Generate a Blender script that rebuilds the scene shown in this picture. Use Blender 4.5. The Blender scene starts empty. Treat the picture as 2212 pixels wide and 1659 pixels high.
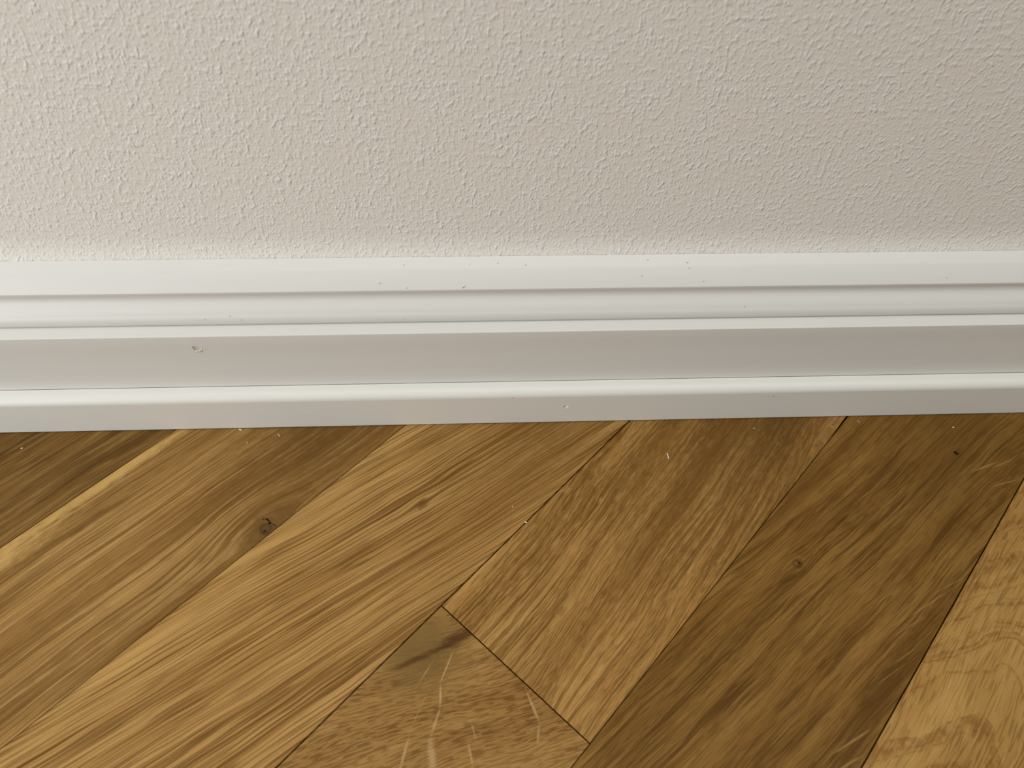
import bpy, bmesh, math, random
from mathutils import Matrix, Vector

# ------------------------------------------------------------------ camera, world, light, exposure
sc = bpy.context.scene
COL = sc.collection

CAM_H = 0.26890
CAM_BACK = 0.19610          # camera sits this far in front of the skirting's foot
cam_data = bpy.data.cameras.new('camera')
cam = bpy.data.objects.new('camera', cam_data)
COL.objects.link(cam)
_r = Vector((0.9990128, -0.03940059, 0.0205188))
_u = Vector((0.01764645, 0.77586061, 0.63065752))
_f = Vector((0.040768, 0.62967286, -0.77578996))
_m = Matrix((( _r.x, _u.x, -_f.x, 0.0), (_r.y, _u.y, -_f.y, -CAM_BACK), (_r.z, _u.z, -_f.z, CAM_H), (0, 0, 0, 1)))
cam.matrix_world = _m
cam_data.sensor_fit = 'HORIZONTAL'
cam_data.sensor_width = 36.0
cam_data.lens = 1641.34 / 2212.0 * 36.0
cam_data.clip_start = 0.01
cam_data.clip_end = 50.0
cam_data.dof.use_dof = True
cam_data.dof.focus_distance = 0.298
cam_data.dof.aperture_fstop = 13.0
sc.camera = cam

world = bpy.data.worlds.new('room_ambience')
sc.world = world
world.use_nodes = True
_bg = world.node_tree.nodes['Background']
_bg.inputs[0].default_value = (1.0, 0.90, 0.76, 1.0)
_bg.inputs[1].default_value = 0.13

def area_light(name, loc, target, sx, sy, power, col):
    d = bpy.data.lights.new(name, 'AREA')
    d.shape = 'RECTANGLE'; d.size = sx; d.size_y = sy
    d.energy = power; d.color = col
    o = bpy.data.objects.new(name, d)
    COL.objects.link(o)
    o.location = loc
    o.rotation_euler = (Vector(target) - Vector(loc)).to_track_quat('-Z', 'Y').to_euler()
    return o

# daylight from the room's window, to the left of the picture
area_light('window_daylight', (-0.95, -0.62, 0.38), (0.1, 0.0, 0.06), 0.7, 0.8, 9.0, (0.95, 1.0, 1.03))
# soft light coming back from the white ceiling
area_light('ceiling_bounce', (0.5, -0.55, 2.4), (0.5, -0.55, 0.0), 2.4, 1.1, 30.5, (0.98, 1.0, 0.97))
sc.cycles.max_bounces = 4
sc.cycles.diffuse_bounces = 3
sc.cycles.glossy_bounces = 1
sc.cycles.caustics_reflective = False
sc.cycles.caustics_refractive = False

sc.view_settings.view_transform = 'Standard'
sc.view_settings.look = 'None'
sc.view_settings.exposure = 0.0
sc.view_settings.gamma = 1.0
sc.view_settings.use_curve_mapping = False

# ------------------------------------------------------------------ small helpers
def lin(c):
    return tuple((x / 255.0 / 12.92) if x / 255.0 <= 0.04045 else ((x / 255.0 + 0.055) / 1.055) ** 2.4 for x in c)

def wcol(c, k=1.0):
    return tuple(min(1.0, x * k) for x in lin(c)) + (1.0,)

def tag(o, label=None, cat=None, group=None, kind=None):
    if label: o['label'] = label
    if cat: o['category'] = cat
    if group: o['group'] = group
    if kind: o['kind'] = kind
    return o

def mesh_obj(name, verts, faces, mat=None, parent=None, smooth=None):
    me = bpy.data.meshes.new(name)
    me.from_pydata(verts, [], faces)
    bm = bmesh.new(); bm.from_mesh(me)
    bmesh.ops.recalc_face_normals(bm, faces=bm.faces)
    bm.to_mesh(me); bm.free()
    if smooth is not None:
        for p in me.polygons: p.use_smooth = True
        me.set_sharp_from_angle(angle=math.radians(smooth))
    o = bpy.data.objects.new(name, me)
    COL.objects.link(o)
    if mat: me.materials.append(mat)
    if parent: o.parent = parent
    return o

class G:
    """tiny expression builder over a material's node tree"""
    def __init__(self, name):
        self.mat = bpy.data.materials.new(name)
        self.mat.use_nodes = True
        self.t = self.mat.node_tree
        self.t.nodes.clear()
        self.out = self.t.nodes.new('ShaderNodeOutputMaterial')
        self.bsdf = self.t.nodes.new('ShaderNodeBsdfPrincipled')
        self.t.links.new(self.bsdf.outputs[0], self.out.inputs[0])
    def put(self, sock, val):
        if isinstance(val, bpy.types.NodeSocket): self.t.links.new(val, sock)
        else: sock.default_value = val
    def m(self, op, a, b=None, c=None, clamp=False):
        n = self.t.nodes.new('ShaderNodeMath'); n.operation = op; n.use_clamp = clamp
        self.put(n.inputs[0], a)
        if b is not None: self.put(n.inputs[1], b)
        if c is not None: self.put(n.inputs[2], c)
        return n.outputs[0]
    def add(self, a, b): return self.m('ADD', a, b)
    def sub(self, a, b): return self.m('SUBTRACT', a, b)
    def mul(self, a, b): return self.m('MULTIPLY', a, b)
    def mad(self, a, b, c): return self.m('MULTIPLY_ADD', a, b, c)
    def step(self, lo, hi, x, t0=0.0, t1=1.0):
        n = self.t.nodes.new('ShaderNodeMapRange'); n.interpolation_type = 'SMOOTHSTEP'
        self.put(n.inputs['Value'], x)
        n.inputs['From Min'].default_value = lo; n.inputs['From Max'].default_value = hi
        n.inputs['To Min'].default_value = t0; n.inputs['To Max'].default_value = t1
        return n.outputs[0]
    def vec(self, x, y, z=0.0):
        n = self.t.nodes.new('ShaderNodeCombineXYZ')
        self.put(n.inputs[0], x); self.put(n.inputs[1], y); self.put(n.inputs[2], z)
        return n.outputs[0]
    def vec2(self, x, y, seed):
        """plane coordinates moved to a patch of noise of their own"""
        if isinstance(seed, bpy.types.NodeSocket):
            return self.vec(self.mad(seed, 31.7, x), self.mad(seed, 17.9, y))
        return self.vec(self.add(x, (seed * 31.7) % 97.0), self.add(y, (seed * 17.9) % 89.0))
    def coords(self):
        n = self.t.nodes.new('ShaderNodeTexCoord')
        s = self.t.nodes.new('ShaderNodeSeparateXYZ')
        self.t.links.new(n.outputs['Object'], s.inputs[0])
        return s.outputs[0], s.outputs[1], s.outputs[2]
    def rand(self):
        return self.t.nodes.new('ShaderNodeObjectInfo').outputs['Random']
    def noise(self, v, detail=2.0, rough=0.5, scale=1.0, dims='2D'):
        n = self.t.nodes.new('ShaderNodeTexNoise'); n.noise_dimensions = dims
        self.put(n.inputs['Vector'], v)
        n.inputs['Scale'].default_value = scale; n.inputs['Detail'].default_value = detail
        n.inputs['Roughness'].default_value = rough
        return n.outputs[0]
    def mix(self, f, a, b, blend='MIX'):
        n = self.t.nodes.new('ShaderNodeMix'); n.data_type = 'RGBA'; n.blend_type = blend
        self.put(n.inputs[0], f); self.put(n.inputs[6], a); self.put(n.inputs[7], b)
        return n.outputs[2]
    def ramp(self, f, stops):
        n = self.t.nodes.new('ShaderNodeValToRGB')
        self.put(n.inputs[0], f)
        r = n.color_ramp
        while len(r.elements) < len(stops): r.elements.new(0.5)
        for e, (p, c) in zip(r.elements, stops): e.position = p; e.color = c
        return n.outputs[0]
    def bump(self, h, dist, strength=1.0):
        n = self.t.nodes.new('ShaderNodeBump')
        n.inputs['Strength'].default_value = strength; n.inputs['Distance'].default_value = dist
        self.put(n.inputs['Height'], h)
        self.t.links.new(n.outputs[0], self.bsdf.inputs['Normal'])
    def finish(self, col, rough, spec=0.5):
        self.put(self.bsdf.inputs['Base Color'], col)
        self.put(self.bsdf.inputs['Roughness'], rough)
        self.bsdf.inputs['Specular IOR Level'].default_value = spec
        return self.mat

def plain(name, rgb, rough=0.6, spec=0.4, mottle=0.06, scale=900.0):
    g = G(name)
    x, y, z = g.coords()
    n = g.noise(g.vec(x, y, z), 1, 0.6, scale, '3D')
    c = g.mix(n, wcol(rgb, 1 - mottle), wcol(rgb, 1 + mottle))
    return g.finish(c, rough, spec)

# ------------------------------------------------------------------ materials
WOOD_ALBEDO = 1.06       # albedo of the wood against the colours quoted below

def wcolw(c, k):
    r, g, b, a = wcol(c, k)
    return (r * 0.99, g * 0.99, b * 1.05, a)

def wood(name, ang=0.0, seed=0.0, tone=((96, 70, 32), (122, 92, 46), (140, 108, 60)), tfreq=(7.0, 70.0),
         warp=(9.0, 22.0, 0.006), lines=(7.0, 330.0, 0.56, 0.62, 0.6), linecol=(92, 62, 24),
         fine=(24.0, 1100.0, 0.16), pores=(170.0, 1500.0, 0.60, 0.68, 0.5), porecol=(80, 54, 20),
         lights=(14.0, 420.0, 0.60, 0.72, 0.3), lightcol=(176, 142, 88), mott=(45.0, 130.0, 0.08),
         hue=0.25, lines2=None, knots=(), blobs=(), rings=None, rnd=False, rough=0.46, k=1.0):
    g = G(name)
    WK = WOOD_ALBEDO * k
    u, v, z = g.coords()
    s = seed
    if rnd:
        s = g.mul(g.rand(), 137.0)
    def S(k): return g.add(s, k) if rnd else s + k
    ca, sa = math.cos(math.radians(ang)), math.sin(math.radians(ang))
    u2 = g.mad(u, ca, g.mul(v, sa))
    v2 = g.mad(v, ca, g.mul(u, -sa))
    w = g.noise(g.vec2(g.mul(u2, warp[0]), g.mul(v2, warp[1]), s), 1, 0.5)
    v3 = g.mad(g.sub(w, 0.5), warp[2], v2)
    wf = g.noise(g.vec2(g.mul(u2, 55.0), g.mul(v2, 240.0), S(5.5)), 0)
    v3 = g.mad(g.sub(wf, 0.5), 0.0009, v3)
    for (ku, kv, au, av, push) in knots:
        du = g.mul(g.sub(u, ku), 1.0 / au); dv = g.mul(g.sub(v, kv), 1.0 / av)
        d2 = g.mad(du, du, g.mul(dv, dv))
        e = g.m('EXPONENT', g.mul(d2, -1.0))
        th = g.m('TANH', g.mul(dv, 1.6))
        v3 = g.mad(g.mul(e, th), -push, v3)
    def nz(fu, fv, k, det=1, ro=0.5): return g.noise(g.vec2(g.mul(u2, fu), g.mul(v3, fv), S(k)), det, ro)
    tn = nz(tfreq[0], tfreq[1], 1.3, 2, 0.55)
    col = g.ramp(tn, [(0.30, wcolw(tone[0], WK)), (0.50, wcolw(tone[1], WK)), (0.70, wcolw(tone[2], WK))])
    hn = nz(9.0, 48.0, 2.1, 0)
    col = g.mix(g.step(0.40, 0.68, hn, 0.0, hue), col, (1.08, 0.97, 0.88, 1.0), 'MULTIPLY')
    # late-wood lines, gathered in bands
    ln = nz(lines[0], lines[1], 7.7, 2, 0.55)
    lmask = g.mul(g.step(lines[2], lines[3], ln), g.step(0.36, 0.66, hn, lines[4], 0.45 * lines[4]))
    col = g.mix(lmask, col, wcolw(linecol, WK))
    if lines2:
        l2 = g.step(lines2[2], lines2[3], nz(lines2[0], lines2[1], 37.7, 1, 0.5), 0.0, lines2[4])
        col = g.mix(l2, col, wcolw(linecol, WK))
    if rings:
        ru0, rv0, kx, freq, amt, rc = rings
        dv = g.sub(v, rv0)
        wn = g.noise(g.vec2(g.mul(u, 60.0), g.mul(v, 75.0), S(9.0)), 2, 0.5)
        rr = g.mad(g.m('SQRT', g.mad(dv, dv, 0.000016)), kx, g.sub(u, ru0))
        rr = g.mad(g.sub(wn, 0.5), 0.013, rr)
        rn = g.noise(g.vec2(g.mul(rr, freq), 0.0, S(3.0)), 2, 0.6)
        brk = g.noise(g.vec2(g.mul(u, 260.0), g.mul(v, 340.0), S(4.0)), 2, 0.6)
        col = g.mix(g.mul(g.step(0.50, 0.64, rn, 0.0, amt), g.step(0.35, 0.6, brk, 0.25, 1.0)), col, wcolw(rc, WK))
    lg = nz(lights[0], lights[1], 11.2, 1)
    col = g.mix(g.step(lights[2], lights[3], lg, 0.0, lights[4]), col, wcolw(lightcol, WK))
    # pores: short dark dashes
    pn = nz(pores[0], pores[1], 13.9, 0)
    pm = g.mul(g.step(pores[2], pores[3], pn, 0.0, pores[4]), g.step(0.36, 0.60, tn, 1.0, 0.55))
    col = g.mix(pm, col, wcolw(porecol, WK))
    fn = nz(fine[0], fine[1], 19.3, 2, 0.65)
    mn = g.noise(g.vec2(g.mul(u, mott[0]), g.mul(v3, mott[1]), S(29.0)), 2, 0.6)
    gr = g.noise(g.vec2(g.mul(u, 1500.0), g.mul(v, 2200.0), S(2.0)), 0)
    val = g.mad(g.sub(fn, 0.5), 2 * fine[2], 1.0)
    val = g.mad(g.sub(mn, 0.5), 2 * mott[2], val)
    val = g.mad(g.sub(gr, 0.5), 0.10, val)
    # local marks of this board
    if blobs:
        rn = g.sub(g.noise(g.vec2(g.mul(u2, 190.0), g.mul(v3, 560.0), S(91.0)), 2, 0.6), 0.5)
    for (bu, bv, ra, rb, ba, bc, bs, soft, ragged) in blobs:
        c_, s_ = math.cos(math.radians(ba)), math.sin(math.radians(ba))
        du = g.sub(u, bu); dv = g.sub(v, bv)
        a = g.mul(g.mad(du, c_, g.mul(dv, s_)), 1.0 / ra)
        b = g.mul(g.mad(dv, c_, g.mul(du, -s_)), 1.0 / rb)
        d = g.m('SQRT', g.mad(a, a, g.mul(b, b)))
        if ragged: d = g.mad(rn, ragged, d)
        col = g.mix(g.step(1.0 - soft, 1.0 + soft * 0.25, d, bs, 0.0), col, wcolw(bc, WK))
    col = g.mix(1.0, col, g.vec(val, val, val), 'MULTIPLY')
    hb = g.noise(g.vec2(g.mul(u2, 120.0), g.mul(v2, 1400.0), S(13.0)), 0)
    g.bump(hb, 0.00004, 0.6)
    return g.finish(col, g.mad(pm, 0.15, rough), 0.07)

def wall_paint():
    g = G('stippled_wall_paint')
    x, y, z = g.coords()
    p = g.vec(x, y, z)
    n1 = g.noise(g.vec2(g.mul(x, 560.0), g.mul(z, 430.0), 0.0), 1.0, 0.5)
    n2 = g.noise(g.vec2(g.mul(x, 1150.0), g.mul(z, 880.0), 7.0), 0.0, 0.5)
    n3 = g.noise(g.vec2(g.mul(x, 90.0), g.mul(z, 90.0), 11.0), 0, 0.5)
    h = g.mul(g.add(g.mul(g.step(0.46, 0.84, n1), 1.0), g.mul(g.step(0.50, 0.86, n2), 0.50)), g.step(0.25, 0.75, n3, 0.75, 1.12))
    g.bump(h, 0.00034, 0.55)
    c = g.mix(n3, wcol((238, 233, 226)), wcol((240, 236, 230)))
    return g.finish(c, 0.75, 0.2)

def gloss_paint(name, c0, c1):
    g = G(name)
    x, y, z = g.coords()
    n = g.noise(g.vec2(g.mul(x, 70.0), g.mul(z, 900.0), 1.0), 1, 0.5)
    c = g.mix(n, wcol(c0), wcol(c1))
    return g.finish(c, 0.42, 0.35)

M_WALL = wall_paint()
M_PAINT = gloss_paint('white_skirting_paint', (222, 220, 215), (225, 223, 218))
M_SHOE = gloss_paint('light_lifted_shoe_paint', (229, 227, 220), (232, 230, 223))  # skirting white lightened: stronger light near the floor is put into its colour
M_FILL = plain('grey_green_filler', (204, 198, 182), 0.8, 0.2)
M_SUB = plain('dark_glue_bed', (24, 15, 7), 0.95, 0.05, 0.2)
M_CHIP = plain('white_paint_chip', (212, 205, 188), 0.6, 0.3, 0.05, 3000)
M_DUST = plain('cream_dust', (206, 188, 152), 0.7, 0.2, 0.08, 3000)
M_CRUMB = plain('dark_brown_crumb', (38, 20, 8), 0.7, 0.2, 0.3, 2500)
M_SPECK = plain('grey_dirt', (164, 160, 152), 0.8, 0.1, 0.15, 4000)

# ------------------------------------------------------------------ the wall
WALL_Y = 0.0272
X0, X1 = -1.5, 1.5
def build_wall():
    rnd = random.Random(4)
    verts, faces = [], []
    # fine, slightly uneven strip just above the skirting, plain plaster above and outside
    xs = [X0, -0.6] + [-0.45 + 0.0012 * i for i in range(751)] + [0.6, X1]
    zs = [0.0, 0.0711, 0.0727, 0.0739, 0.0746, 0.0754, 0.0763, 0.0774, 0.0787, 0.0803, 0.0823, 0.0851, 2.5]
    nx = len(xs)
    ph = [rnd.uniform(0, 6.28) for _ in range(14)]
    fr = [rnd.uniform(250, 1900) for _ in range(14)]
    for k, zz in enumerate(zs):
        for i, x in enumerate(xs):
            d = 0.0
            fl = max(0.0, (0.0851 - max(zz, 0.0739)) / 0.0112)
            d = 0.0017 * fl ** 2.4                      # the paint builds up in a soft fillet over the skirting
            if 2 <= i < nx - 2 and 2 <= k <= 8:
                d += sum(math.sin(x * f + p + zz * f * 0.8) for f, p in zip(fr, ph)) * 0.000028
            verts.append((x, WALL_Y - d, zz))
    for k in range(len(zs) - 1):
        for i in range(nx - 1):
            a = k * nx + i
            faces.append((a, a + 1, a + nx + 1, a + nx))
    nf = len(verts)
    verts += [(X0, WALL_Y + 0.1, 0), (X1, WALL_Y + 0.1, 0), (X1, WALL_Y + 0.1, 2.5), (X0, WALL_Y + 0.1, 2.5)]
    faces.append((nf, nf + 3, nf + 2, nf + 1))
    o = mesh_obj('wall_back', verts, faces, M_WALL, None, 60)
    return tag(o, 'white roller-stippled plaster wall above the skirting board', None, None, 'structure')
build_wall()

# ------------------------------------------------------------------ the skirting board
def arc(cx, cy, r, a0, a1, n):
    return [(cx + r * math.cos(math.radians(a0 + (a1 - a0) * i / n)), cy + r * math.sin(math.radians(a0 + (a1 - a0) * i / n))) for i in range(n + 1)]

def bez(p0, p1, p2, p3, n):
    out = []
    for i in range(n + 1):
        t = i / n; s = 1 - t
        out.append(tuple(s * s * s * a + 3 * s * s * t * b + 3 * s * t * t * c + t * t * t * d for a, b, c, d in zip(p0, p1, p2, p3)))
    return out

MOULD = ([(0.0064, 0.0002), (0.0064, 0.0210), (0.0062, 0.0216), (0.0062, 0.0514)]
         + arc(0.0067, 0.0514, 0.0005, 180, 105, 4)
         + [(0.0108, 0.05245)]
         + [(0.0118, 0.0526), (0.0118, 0.0530)]
         + bez((0.0114, 0.0531), (0.0106, 0.0535), (0.0105, 0.0560), (0.0119, 0.0574), 12)
         + bez((0.0122, 0.0579), (0.0137, 0.0603), (0.0159, 0.0608), (0.0163, 0.0638), 14)
         + [(0.0164, 0.0651), (0.0154, 0.06545)] + arc(0.0158, 0.0659, 0.0004, 200, 135, 3)
         + [(0.0210, 0.0713), (0.0216, 0.0717), (0.0254, 0.0739), (0.0255, 0.0733), (0.0256, 0.0004)])
SHOE = ([(0.0002, 0.00045), (0.0, 0.0006), (0.0, 0.0178)]
        + bez((0.0, 0.0180), (0.0001, 0.0198), (0.0014, 0.0211), (0.0036, 0.02145), 12)
        + [(0.0048, 0.0215), (0.0060, 0.02148), (0.0061, 0.0212), (0.0061, 0.00045)])

def extrude(profile, x0, x1):
    n = len(profile)
    v = [(x0, y, z) for y, z in profile] + [(x1, y, z) for y, z in profile]
    f = [(i, (i + 1) % n, n + (i + 1) % n, n + i) for i in range(n)]
    f += [tuple(range(n))[::-1], tuple(range(n, 2 * n))]
    return v, f

def cut(o, poly, y_front, depth, mat):
    """sink a small hole of outline poly (x, z) into the board"""
    n = len(poly)
    v = [(x, y_front - 0.002, z) for x, z in poly] + [(x * 1.0, y_front + depth, z) for x, z in poly]
    f = [(i, (i + 1) % n, n + (i + 1) % n, n + i) for i in range(n)] + [tuple(range(n))[::-1], tuple(range(n, 2 * n))]
    c = mesh_obj('cutter', v, f, mat)
    md = o.modifiers.new('hole', 'BOOLEAN'); md.operation = 'DIFFERENCE'; md.object = c; md.solver = 'EXACT'
    md.material_mode = 'TRANSFER'
    bpy.context.view_layer.update()
    dg = bpy.context.evaluated_depsgraph_get()
    me = bpy.data.meshes.new_from_object(o.evaluated_get(dg))
    o.modifiers.clear()
    o.data = me
    bpy.data.objects.remove(c)
    for p in me.polygons: p.use_smooth = True
    me.set_sharp_from_angle(angle=math.radians(15))

v, f = extrude(MOULD, X0, X1)
board = mesh_obj('baseboard_back', v, f, M_PAINT, None, 15)
tag(board, 'white moulded skirting board with stepped ogee profile along the wall', None, None, 'structure')
v, f = extrude(SHOE, X0, X1)
shoe = mesh_obj('shoe_moulding', v, f, M_SHOE, board, 15)
shoe['label'] = 'round-topped white shoe moulding at the foot of the skirting'
NX, NZ = -0.1110, 0.0452
cut(board, [(NX - 0.0011, NZ + 0.0011), (NX + 0.0005, NZ + 0.0012), (NX + 0.0011, NZ + 0.0003), (NX + 0.0010, NZ - 0.0006),
            (NX + 0.0005, NZ - 0.0012), (NX - 0.0007, NZ - 0.0013)], 0.0062, 0.0002, M_FILL)
CX, CZ = 0.0362, 0.0112
cut(shoe, [(CX - 0.0006, CZ + 0.0010), (CX + 0.0007, CZ + 0.0011), (CX + 0.0010, CZ + 0.0001), (CX - 0.0005, CZ - 0.0011),
           (CX - 0.0007, CZ - 0.0003), (CX - 0.0014, CZ - 0.0001)], 0.0, 0.00045, M_SHOE)

def pebble(name, loc, size, mat, parent=None, rot=(0, 0, 0), seed=0, sub=2):
    """small irregular lump: size = full extents"""
    rnd = random.Random(seed)
    bm = bmesh.new()
    bmesh.ops.create_icosphere(bm, subdivisions=sub, radius=0.5)
    ph = [rnd.uniform(0, 6.28) for _ in range(6)]
    for w in bm.verts:
        p = w.co.copy()
        k = 1 + 0.16 * math.sin(5 * p.x + ph[0]) * math.sin(6 * p.y + ph[1]) + 0.14 * math.sin(7 * p.z + ph[2] + 3 * p.x)
        w.co = Vector((p.x * size[0] * k, p.y * size[1] * k, p.z * size[2] * k))
    me = bpy.data.meshes.new(name)
    bm.to_mesh(me); bm.free()
    for q in me.polygons: q.use_smooth = True
    o = bpy.data.objects.new(name, me)
    COL.objects.link(o)
    me.materials.append(mat)
    o.location = loc; o.rotation_euler = rot
    if parent: o.parent = parent
    return o

# raised rags of paint round the two nail holes
pebble('paint_burr', (NX + 0.0011, 0.0061, NZ - 0.0016), (0.0011, 0.0003, 0.0008), M_PAINT, board, (0, 0.5, 0), 3)
pebble('paint_burr', (NX - 0.0001, 0.0061, NZ - 0.00185), (0.0010, 0.0003, 0.0005), M_PAINT, board, (0, 0.2, 0), 4)
pebble('paint_burr', (NX + 0.0020, 0.0061, NZ - 0.0013), (0.0006, 0.00025, 0.0013), M_PAINT, board, (0, 0.1, 0), 5)
pebble('paint_burr', (CX + 0.0004, 0.0001, CZ - 0.0010), (0.0016, 0.0004, 0.00025), M_SHOE, shoe, (0, -0.62, 0), 6)
pebble('paint_burr', (CX - 0.0012, 0.0001, CZ + 0.0004), (0.0009, 0.0003, 0.00022), M_SHOE, shoe, (0, -0.35, 0), 7)

# specks of dirt on the paint: (x, y, z, length, width, tilt)
for i, (x, y, z, la, lb, tl) in enumerate((
        (-0.03782, 0.01755, 0.06808, 0.00216, 0.00060, 0.35),
        (-0.02780, 0.01605, 0.06668, 0.00108, 0.00060, 0.80),
        (0.01780, 0.02229, 0.07210, 0.00135, 0.00060, 0.60),
        (-0.02859, 0.02276, 0.07237, 0.00135, 0.00060, 0.30),
        (-0.00361, 0.02275, 0.07236, 0.00081, 0.00040, 0.30),
        (0.00718, 0.02304, 0.07253, 0.00081, 0.00060, 0.00),
        (0.06506, 0.02350, 0.07280, 0.00081, 0.00080, 0.00),
        (0.08032, 0.02246, 0.07220, 0.00135, 0.00060, 0.70),
        (0.08113, 0.02065, 0.07097, 0.00108, 0.00080, 0.00),
        (0.08657, 0.01697, 0.06754, 0.00108, 0.00080, 0.50),
        (0.06257, 0.01860, 0.06906, 0.00081, 0.00080, 0.00),
        (0.18310, 0.01704, 0.06760, 0.00081, 0.00060, 0.00),
        (-0.03974, 0.01083, 0.05488, 0.00081, 0.00060, 0.00),
        (-0.03639, 0.01082, 0.05456, 0.00081, 0.00060, 0.00),
        (-0.02911, 0.01083, 0.05492, 0.00081, 0.00060, 0.00),
        (0.10411, 0.01223, 0.05795, 0.00081, 0.00080, 0.00),
        (0.12480, 0.00000, 0.01585, 0.00068, 0.00080, 0.00),
        (0.01308, 0.00001, 0.01805, 0.00068, 0.00060, 0.00),
        (-0.00606, 0.01611, 0.06674, 0.00108, 0.00120, 1.00),
        (-0.10521, 0.01111, 0.05617, 0.00081, 0.00060, 0.00),
        (-0.09145, 0.01098, 0.05578, 0.00108, 0.00060, 0.50),
        (-0.09561, 0.01169, 0.05716, 0.00081, 0.00060, 0.00),)):
    on_shoe = z < 0.022
    if y < 0.007: sz, ro = (lb, 0.00012, la), (0, tl, 0)
    else: sz, ro = (lb, la, 0.00012), (math.radians(-42), 0, tl)
    sp = pebble('dirt_speck', (x, y, z), sz, M_SPECK, shoe if on_shoe else board, ro, 30 + i, 1)


# ------------------------------------------------------------------ the oak floor
ANG = math.radians(45.460863)
T = Vector((math.cos(ANG), math.sin(ANG))); N = Vector((-math.sin(ANG), math.cos(ANG)))
PW, PL = 0.07, 0.49
V0 = 0.093763          # joint between the first two boards in view
FX0, FX1, FY0, FY1 = -1.5, 1.5, -1.6, 0.024

floor = mesh_obj('floor', [(FX0, FY0, -0.034), (FX1, FY0, -0.034), (FX1, FY1, -0.034), (FX0, FY1, -0.034),
                           (FX0, FY0, -0.014), (FX1, FY0, -0.014), (FX1, FY1, -0.014), (FX0, FY1, -0.014)],
                 [(0, 3, 2, 1), (4, 5, 6, 7), (0, 1, 5, 4), (1, 2, 6, 5), (2, 3, 7, 6), (3, 0, 4, 7)], M_SUB)
tag(floor, 'oiled oak strip floor laid at forty-five degrees to the wall', None, None, 'structure')

W = {}
W['p0'] = wood('oak_brown_even', -2, 2.0, ((92, 65, 29), (109, 80, 38), (122, 92, 47)), (14, 140),
               k=1.06, lines=(16, 520, 0.56, 0.66, 0.50), linecol=(78, 53, 20), lines2=(16, 1000, 0.56, 0.65, 0.40), pores=(130, 1700, 0.58, 0.68, 0.45), porecol=(80, 53, 20),
               lights=(26, 620, 0.56, 0.68, 0.45), lightcol=(142, 110, 62), mott=(60, 160, 0.10), fine=(40, 2000, 0.14),
               blobs=((-0.075, -0.033, 0.05, 0.004, 0, (142, 110, 60), 0.35, 1.0, 0.8),
                      (-0.16, 0.012, 0.05, 0.02, 0, (84, 58, 25), 0.4, 1.0, 0.6)))
W['p1'] = wood('oak_sapwood_edge', -1, 5.2, ((122, 89, 44), (142, 107, 58), (158, 122, 69)), (6, 95), k=1.10, warp=(8, 18, 0.007),
               lines=(8, 620, 0.545, 0.64, 0.60), linecol=(98, 67, 29), lines2=(12, 1100, 0.55, 0.64, 0.45), pores=(110, 2000, 0.58, 0.67, 0.45), porecol=(98, 67, 28),
               lights=(10, 520, 0.56, 0.68, 0.50), lightcol=(176, 140, 84), mott=(40, 110, 0.09), fine=(24, 2000, 0.16),
               knots=((-0.0945, 0.0265 - 0.058763, 0.022, 0.016, 0.011),),
               blobs=((-0.125, 0.0330, 0.060, 0.0032, -0.8, (192, 156, 90), 0.75, 0.9, 0.9),
                      (-0.190, 0.0305, 0.050, 0.0068, -2.2, (194, 158, 92), 0.75, 0.9, 0.8),
                      (-0.035, -0.008, 0.070, 0.030, 3.0, (92, 64, 26), 0.78, 1.0, 0.7),
                      (-0.025, 0.012, 0.050, 0.026, 0.0, (92, 63, 26), 0.70, 1.0, 0.6),
                      (-0.094, -0.034, 0.014, 0.0100, 0.0, (92, 66, 33), 0.80, 0.95, 0.6),
                      (-0.140, -0.034, 0.060, 0.005, 0.0, (106, 75, 34), 0.60, 1.0, 0.6),
                      (-0.0945, -0.0322, 0.0030, 0.0026, 20.0, (66, 46, 21), 0.80, 0.5, 0.9),
                      (-0.0945, -0.0322, 0.0021, 0.0018, 20.0, (96, 71, 38), 0.80, 0.5, 0.9),
                      (-0.0955, -0.0328, 0.0009, 0.0007, 10.0, (46, 27, 8), 0.9, 0.8, 0.9),
                      (-0.0917, -0.0295, 0.0004, 0.0013, 8.0, (22, 8, 2), 1.0, 0.5, 0.8),
                      (-0.0919, -0.0312, 0.0006, 0.0007, 0.0, (22, 8, 2), 1.0, 0.5, 0.8),
                      (-0.0912, -0.0332, 0.0003, 0.0016, 16.0, (48, 26, 8), 0.9, 0.6, 0.8),
                      (-0.0926, -0.0280, 0.0008, 0.0004, -35.0, (56, 34, 12), 0.85, 0.6, 0.8)))
W['p2'] = wood('oak_striped', -11.5, 44.1, ((150, 112, 59), (165, 127, 71), (176, 139, 81)), (7, 120), warp=(10, 26, 0.005),
               k=1.05, lines=(9, 760, 0.53, 0.61, 0.72), linecol=(98, 64, 23), lines2=(7, 1250, 0.54, 0.63, 0.55), pores=(40, 2000, 0.57, 0.66, 0.60), porecol=(94, 60, 21),
               lights=(9, 520, 0.58, 0.70, 0.40), lightcol=(184, 146, 86), mott=(24, 60, 0.06), hue=0.15, fine=(18, 2000, 0.13),
               knots=((-0.0455, -0.0099 + 0.011237, 0.006, 0.0035, 0.0016),),
               blobs=((-0.02, -0.020, 0.080, 0.018, -2, (122, 84, 36), 0.55, 1.0, 0.5),
                      (0.04, 0.0, 0.075, 0.04, 0, (104, 71, 28), 0.62, 1.0, 0.5),
                      (-0.0455, 0.0013, 0.0030, 0.0022, 20, (104, 72, 30), 0.75, 0.9, 1.2),
                      (-0.15, 0.031, 0.12, 0.0035, 0, (180, 142, 80), 0.5, 1.0, 0.6)))
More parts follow.
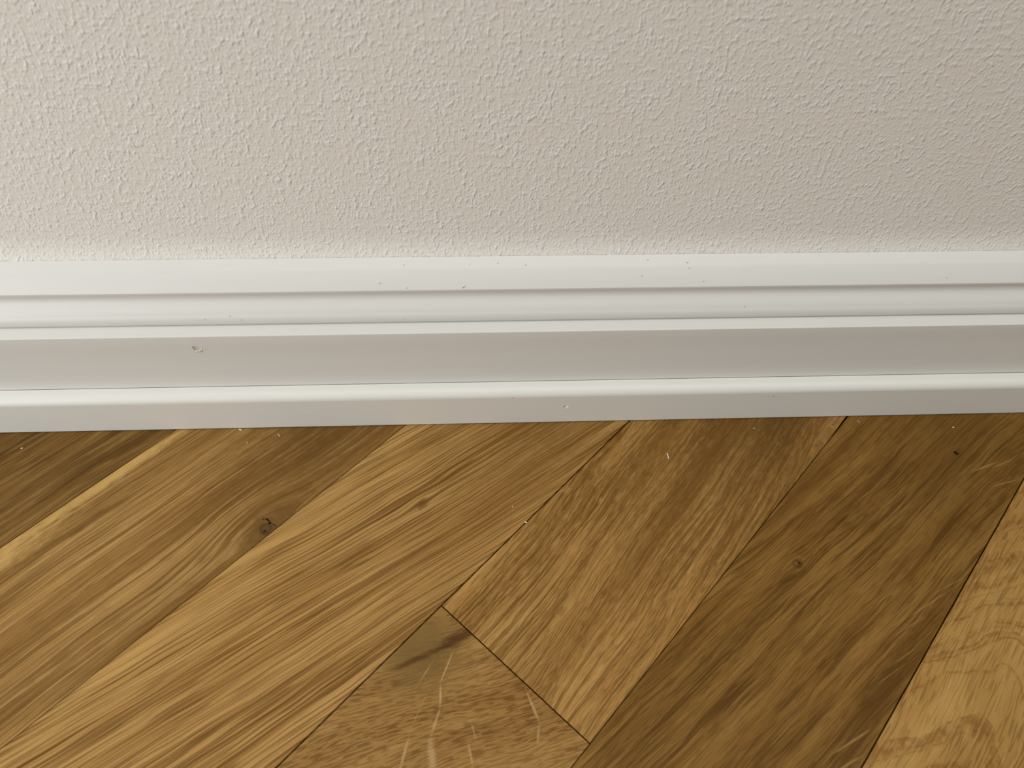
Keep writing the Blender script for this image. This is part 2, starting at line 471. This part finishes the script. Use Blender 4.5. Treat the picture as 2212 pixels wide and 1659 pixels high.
W['p3'] = wood('oak_fine_dashed', 5, 13.0, ((124, 90, 42), (147, 110, 58), (162, 125, 69)), (8, 90), k=1.16, warp=(12, 30, 0.007),
               lines=(20, 900, 0.545, 0.64, 0.55), linecol=(98, 66, 24), lines2=(9, 950, 0.535, 0.62, 0.60), pores=(200, 2400, 0.54, 0.63, 0.50), porecol=(92, 59, 20),
               lights=(90, 1300, 0.58, 0.70, 0.35), lightcol=(176, 136, 80), mott=(55, 120, 0.10), hue=0.20, fine=(60, 2200, 0.14),
               blobs=((0.085, -0.004, 0.085, 0.060, 20, (88, 59, 21), 0.72, 1.0, 0.8),
                      (0.100, -0.012, 0.030, 0.016, 15, (78, 51, 19), 0.60, 1.0, 1.1),
                      (0.085, 0.010, 0.040, 0.005, 4, (84, 56, 21), 0.5, 1.0, 1.1),
                      (0.02, -0.006, 0.06, 0.006, 6, (106, 74, 31), 0.60, 1.0, 0.9)))
W['p4'] = wood('oak_dark_with_small_knot', -8, 17.0, ((108, 76, 30), (124, 89, 39), (136, 101, 48)), (9, 110), k=1.00, warp=(9, 22, 0.007),
               lines=(18, 420, 0.55, 0.67, 0.72), linecol=(82, 53, 15), lines2=(24, 1000, 0.56, 0.65, 0.45), pores=(130, 2200, 0.56, 0.65, 0.55), porecol=(82, 54, 18),
               lights=(30, 900, 0.58, 0.70, 0.30), lightcol=(150, 114, 60), mott=(40, 90, 0.07), hue=0.2, fine=(40, 2200, 0.13),
               knots=((0.0353, 0.01653, 0.008, 0.0045, 0.0022),),
               blobs=((0.14, 0.0, 0.07, 0.05, 0, (88, 60, 20), 0.50, 1.0, 0.6),
                      (0.0353, 0.01653, 0.0029, 0.0022, -35, (58, 35, 8), 0.80, 0.8, 0.9),
                      (0.0351, 0.0167, 0.0016, 0.0010, -35, (114, 80, 42), 0.9, 0.7, 1.0),
                      (0.0358, 0.0160, 0.0007, 0.0008, 0, (52, 28, 6), 0.9, 0.7, 0.9),
                      (0.0600, 0.0130, 0.022, 0.0009, -8, (78, 50, 14), 0.7, 0.9, 1.0),
                      (0.07, 0.030, 0.040, 0.006, -6, (104, 70, 26), 0.5, 1.0, 0.8),
                      (0.0, -0.030, 0.060, 0.005, 2, (84, 56, 19), 0.60, 1.0, 0.8),
                      (0.054, -0.0280, 0.0140, 0.0004, -19, (152, 116, 62), 0.6, 0.9, 1.2),
                      (0.040, -0.0260, 0.0100, 0.0004, -20, (150, 114, 60), 0.5, 0.9, 1.2),
                      (0.030, -0.0300, 0.0090, 0.00035, -18, (150, 114, 60), 0.5, 0.9, 1.2),
                      (0.020, -0.0290, 0.0080, 0.00035, -17, (150, 114, 60), 0.5, 0.9, 1.2),
                      (0.066, -0.0305, 0.0090, 0.00035, -22, (150, 114, 60), 0.5, 0.9, 1.2),
                      (0.046, -0.0150, 0.0090, 0.0004, -17, (150, 114, 62), 0.4, 0.9, 1.2),
                      (-0.010, -0.0290, 0.0100, 0.0005, -20, (158, 122, 68), 0.7, 0.9, 1.0),
                      (-0.018, -0.0310, 0.0070, 0.0005, -22, (158, 122, 68), 0.7, 0.9, 1.0),
                      (0.130, -0.0205, 0.0080, 0.0006, -26, (148, 112, 60), 0.8, 0.8, 0.8),
                      (0.137, -0.0255, 0.0070, 0.0005, -24, (148, 112, 60), 0.7, 0.8, 0.8),
                      (0.128, -0.0300, 0.0070, 0.0004, -32, (144, 108, 56), 0.7, 0.8, 0.8)))
W['p5'] = wood('oak_ray_flecked', -30, 21.0, ((140, 103, 53), (152, 115, 62), (163, 125, 69)), (9, 90), k=1.00, warp=(12, 24, 0.009),
               lines=(50, 700, 0.56, 0.66, 0.35), linecol=(114, 78, 35), pores=(200, 1750, 0.52, 0.60, 0.75), porecol=(106, 70, 30),
               lights=(90, 900, 0.60, 0.72, 0.3), lightcol=(174, 138, 84), mott=(40, 80, 0.06), fine=(60, 2000, 0.12),
               blobs=((-0.0870, 0.0280, 0.019, 0.0170, -20, (116, 90, 47), 0.88, 0.8, 0.35),
                      (-0.0800, 0.0315, 0.012, 0.0040, -24, (128, 100, 54), 0.5, 0.9, 0.5),
                      (-0.0740, 0.0218, 0.0130, 0.0030, -17, (74, 46, 18), 0.88, 0.9, 0.8),
                      (-0.0890, 0.0270, 0.0120, 0.0015, -23, (74, 48, 19), 0.75, 0.9, 0.9),
                      (-0.0845, 0.0175, 0.0068, 0.00040, 23, (184, 154, 104), 0.65, 0.8, 0.9),
                      (-0.0925, 0.0123, 0.0044, 0.00050, 44, (188, 158, 108), 0.75, 0.8, 0.9),
                      (-0.0997, 0.0073, 0.0050, 0.00055, 26, (184, 152, 100), 0.65, 0.8, 0.9),
                      (-0.1075, 0.0010, 0.0065, 0.0016, 52, (182, 150, 104), 0.70, 0.8, 0.9),
                      (-0.0737, -0.0131, 0.0060, 0.00055, 65, (184, 152, 100), 0.7, 0.8, 0.9),
                      (-0.0791, -0.0204, 0.0038, 0.00050, 35, (180, 148, 96), 0.6, 0.8, 0.9),
                      (-0.1135, 0.0077, 0.0058, 0.00060, 31, (184, 152, 100), 0.65, 0.8, 0.9),
                      (-0.0988, -0.0082, 0.0045, 0.00050, 56, (182, 150, 98), 0.6, 0.8, 0.9),
                      (-0.0910, 0.0215, 0.0060, 0.00030, 12, (176, 144, 92), 0.5, 0.8, 0.9),
                      (-0.1010, 0.0140, 0.0070, 0.00030, 20, (174, 140, 88), 0.4, 0.8, 0.9),
                      (-0.0930, -0.0040, 0.0035, 0.00040, 60, (180, 148, 96), 0.5, 0.8, 0.9)))
W['pr'] = wood('oak_pale_cathedral', 0, 25.0, ((150, 113, 57), (162, 125, 66), (173, 137, 76)), (9, 70), k=1.02, warp=(10, 26, 0.008),
               lines=(20, 520, 0.57, 0.67, 0.35), linecol=(116, 79, 34), pores=(110, 1500, 0.57, 0.66, 0.55), porecol=(104, 69, 27),
               lights=(40, 720, 0.60, 0.72, 0.3), lightcol=(184, 150, 92), mott=(60, 110, 0.07), fine=(40, 2000, 0.12),
               rings=(0.0, 0.0108, 1.7, 150.0, 0.62, (126, 82, 36)))
GEN = [wood('oak_board_a', 4, 0, rnd=True, tone=((122, 88, 42), (142, 106, 56), (158, 122, 69)), lines=(9, 620, 0.55, 0.65, 0.6)),
       wood('oak_board_b', -7, 0, rnd=True, tone=((106, 75, 31), (122, 88, 40), (136, 102, 50)), lines=(16, 600, 0.55, 0.66, 0.55)),
       wood('oak_board_c', -3, 0, rnd=True, tone=((142, 105, 54), (157, 119, 66), (171, 133, 77)), lines=(9, 760, 0.53, 0.61, 0.8), linecol=(110, 75, 31))]

def clip(poly, nx, ny, d):
    """keep the part of a polygon with nx*x + ny*y <= d"""
    out = []
    for i in range(len(poly)):
        a, b = poly[i], poly[(i + 1) % len(poly)]
        da = nx * a[0] + ny * a[1] - d; db = nx * b[0] + ny * b[1] - d
        if da <= 0: out.append(a)
        if (da < 0) != (db < 0) and da != db:
            t = da / (da - db)
            out.append((a[0] + (b[0] - a[0]) * t, a[1] + (b[1] - a[1]) * t))
    return out

def shrink(poly, k):
    """inset a convex polygon (counter-clockwise) by k"""
    n = len(poly); lines = []
    for i in range(n):
        a, b = Vector(poly[i]), Vector(poly[(i + 1) % n])
        e = (b - a).normalized(); nn = Vector((-e.y, e.x))
        lines.append((a + nn * k, e))
    out = []
    for i in range(n):
        p, d = lines[i - 1]; q, e = lines[i]
        den = d.x * e.y - d.y * e.x
        if abs(den) < 1e-9: out.append(tuple(q)); continue
        s = ((q.x - p.x) * e.y - (q.y - p.y) * e.x) / den
        out.append(tuple(p + d * s))
    return out

OFF = {0: 0.18, 1: 0.14, 2: 0.20, 3: -0.0698, 4: 0.24, 5: 0.17}      # board ends along each strip
VIS = {(0, 0): 'p0', (1, 0): 'p1', (2, 0): 'p2', (3, 1): 'p3', (3, 0): 'p5', (4, 0): 'p4', (5, 0): 'pr'}
# half gaps (m) at the low-v and high-v side of each strip in view
GAPL = {0: 0.00012, 1: 0.00008, 2: 0.00028, 3: 0.00014, 4: 0.00024, 5: 0.00012}
GAPH = {0: 0.00012, 1: 0.00012, 2: 0.00008, 3: 0.00022, 4: 0.00010, 5: 0.00020}
rng = random.Random(11)

def board_mesh(name, u0, u1, v0, v1, gl, gh, ge, key, uc, vc):
    corners = [(u0 + ge, v0 + gl), (u1 - ge, v0 + gl), (u1 - ge, v1 - gh), (u0 + ge, v1 - gh)]
    if key == 'p3':      # a chip gone from the board edge beside the skirting: the joint opens there
        corners = [corners[0], (0.098, corners[0][1]), (0.109, corners[0][1] + 0.00040), (0.125, corners[0][1] + 0.00055),
                   (u1 - ge, corners[0][1] + 0.00055), corners[2], corners[3]]
    w = [(T.x * u + N.x * v, T.y * u + N.y * v) for u, v in corners]
    for (nx, ny, d) in ((1, 0, FX1), (-1, 0, -FX0), (0, 1, FY1), (0, -1, -FY0)):
        w = clip(w, nx, ny, d)
        if len(w) < 3: return None
    loc = [((x * T.x + y * T.y) - uc, (x * N.x + y * N.y) - vc) for x, y in w]
    area = 0.5 * sum(loc[i][0] * loc[(i + 1) % len(loc)][1] - loc[(i + 1) % len(loc)][0] * loc[i][1] for i in range(len(loc)))
    if area < 2e-5: return None
    top = shrink(loc, 0.00016)
    n = len(loc)
    vs = [(x, y, -0.014) for x, y in loc] + [(x, y, -0.00018) for x, y in loc] + [(x, y, 0.0) for x, y in top]
    fs = [tuple(range(n))[::-1], tuple(range(2 * n, 3 * n))]
    for i in range(n):
        j = (i + 1) % n
        fs += [(i, j, n + j, n + i), (n + i, n + j, 2 * n + j, 2 * n + i)]
    return vs, fs

for k in range(-24, 34):
    v1 = V0 + PW - PW * k
    v0 = v1 - PW
    o_k = OFF.get(k, rng.uniform(0, PL))
    for mth in range(-6, 7):
        u1 = o_k + PL * mth; u0 = u1 - PL
        key = VIS.get((k, mth))
        if key: uc, vc = 0.0, 0.5 * (v0 + v1)
        else: uc, vc = 0.5 * (u0 + u1), 0.5 * (v0 + v1)
        res = board_mesh('plank', u0, u1, v0, v1, GAPL.get(k, 0.00012), GAPH.get(k, 0.00012), 0.00022, key, uc, vc)
        if not res: continue
        mat = W[key] if key else GEN[rng.randrange(3)]
        b = mesh_obj('plank', res[0], res[1], mat, floor)
        b.location = (T.x * uc + N.x * vc, T.y * uc + N.y * vc, 0.0)
        b.rotation_euler = (0, 0, ANG)

# ------------------------------------------------------------------ crumbs and flakes lying about
def fibre(name, pts, r, mat):
    """thin bent thread along pts"""
    P = [Vector(p) for p in pts]
    vs, fs, n = [], [], 6
    for i, p in enumerate(P):
        d = (P[min(i + 1, len(P) - 1)] - P[max(i - 1, 0)]).normalized()
        s = d.cross(Vector((0, 0, 1))).normalized(); q = s.cross(d)
        rr = r * (0.55 if i in (0, len(P) - 1) else 1.0)
        for j in range(n):
            a = 2 * math.pi * j / n
            vs.append(tuple(p + s * (rr * math.cos(a)) + q * (rr * math.sin(a))))
    for i in range(len(P) - 1):
        for j in range(n):
            k = (j + 1) % n
            fs.append((i * n + j, i * n + k, (i + 1) * n + k, (i + 1) * n + j))
    fs += [tuple(range(n))[::-1], tuple(range((len(P) - 1) * n, len(P) * n))]
    return mesh_obj(name, vs, fs, mat, None, 50)

def flake(name, loc, rz, outline, th, mat, tilt=0.0):
    """flat ragged chip"""
    n = len(outline)
    vs = [(x, y, 0.0) for x, y in outline] + [(x * 0.94, y * 0.94, th) for x, y in outline]
    fs = [tuple(range(n))[::-1], tuple(range(n, 2 * n))] + [(i, (i + 1) % n, n + (i + 1) % n, n + i) for i in range(n)]
    o = mesh_obj(name, vs, fs, mat)
    o.location = loc; o.rotation_euler = (tilt, 0, rz)
    return o

tag(flake('paint_flake', (-0.1040, -0.0006, 0.00002), -0.35, [(-0.0008, -0.0001), (-0.0003, -0.00035), (0.0004, -0.0003), (0.0009, -0.0002), (0.0008, 0.0002), (0.0, 0.0003), (-0.0006, 0.00025)], 0.00022, M_CHIP),
    'white paint flake poking out at the foot of the skirting, above the knot', 'paint flake')
tag(fibre('thread', [(-0.0875, -0.0035, 0.00015), (-0.0871, -0.0038, 0.00022), (-0.0867, -0.0043, 0.0002), (-0.0863, -0.0048, 0.00014)], 0.00014, M_CHIP),
    'short white thread lying right of the paint flake at the skirting foot', 'thread')
tag(fibre('thread', [(0.1667, -0.0022, 0.00012), (0.1669, -0.0027, 0.00018), (0.1673, -0.0036, 0.00012)], 0.00011, M_DUST),
    'short cream thread just right of the black open joint at the skirting', 'thread')
tag(flake('paint_sliver', (0.0789, -0.0188, 0.00002), 0.06, [(-0.0003, -0.0014), (0.0001, -0.0015), (0.0003, -0.0006), (0.00022, 0.0001), (0.0003, 0.0008), (0.00005, 0.0014), (-0.00028, 0.0010), (-0.0001, 0.0002)], 0.00025, M_CHIP),
    'long white paint sliver lying alone on the finely dashed plank', 'paint sliver')
for i, (x, y, la, lb, h, rz, mt, lab) in enumerate((
        (-0.1930, -0.0081, 0.0010, 0.0007, 0.0005, 0.2, M_DUST, 'cream dust grain on the dark plank at the far left'),
        (-0.0998, -0.0074, 0.0008, 0.0005, 0.0003, 0.5, M_DUST, 'tiny cream dust grain below the paint flake at the skirting foot'),
        (0.0168, -0.0489, 0.0011, 0.0007, 0.0005, -0.5, M_CHIP, 'white dust grain on the dark joint at mid-floor'),
        (0.0119, -0.0417, 0.0007, 0.0005, 0.0003, -0.5, M_DUST, 'faint cream dust grain on the striped plank near the mid-floor joint'),
        (0.0563, -0.0046, 0.0007, 0.0005, 0.0003, 0.1, M_DUST, 'cream dust grain by the skirting at the top end of the striped plank'),
        (0.1194, -0.0054, 0.0010, 0.0004, 0.0003, 0.1, M_CHIP, 'flat cream dust grain by the skirting atop the finely dashed plank'),
        (0.1541, -0.0054, 0.0006, 0.0006, 0.0004, 0.0, M_DUST, 'round cream dust grain just left of the black open joint'),
        (0.2083, -0.0071, 0.0009, 0.0006, 0.0004, 0.0, M_CHIP, 'bright dust grain by the skirting at the far right, above the brown crumb'))):
    o = pebble('dust_grain', (x, y, h * 0.46), (la, lb, h), mt, None, (0, 0, rz), 60 + i)
    tag(o, lab, 'dust grain', 'pale dust grains on the floor')
o = pebble('crumb', (0.2038, -0.0208, 0.00045), (0.0024, 0.0010, 0.0010), M_CRUMB, None, (0, 0, math.radians(-64)), 90)
tag(o, 'dark brown crumb on the dark plank at the far right', 'crumb')
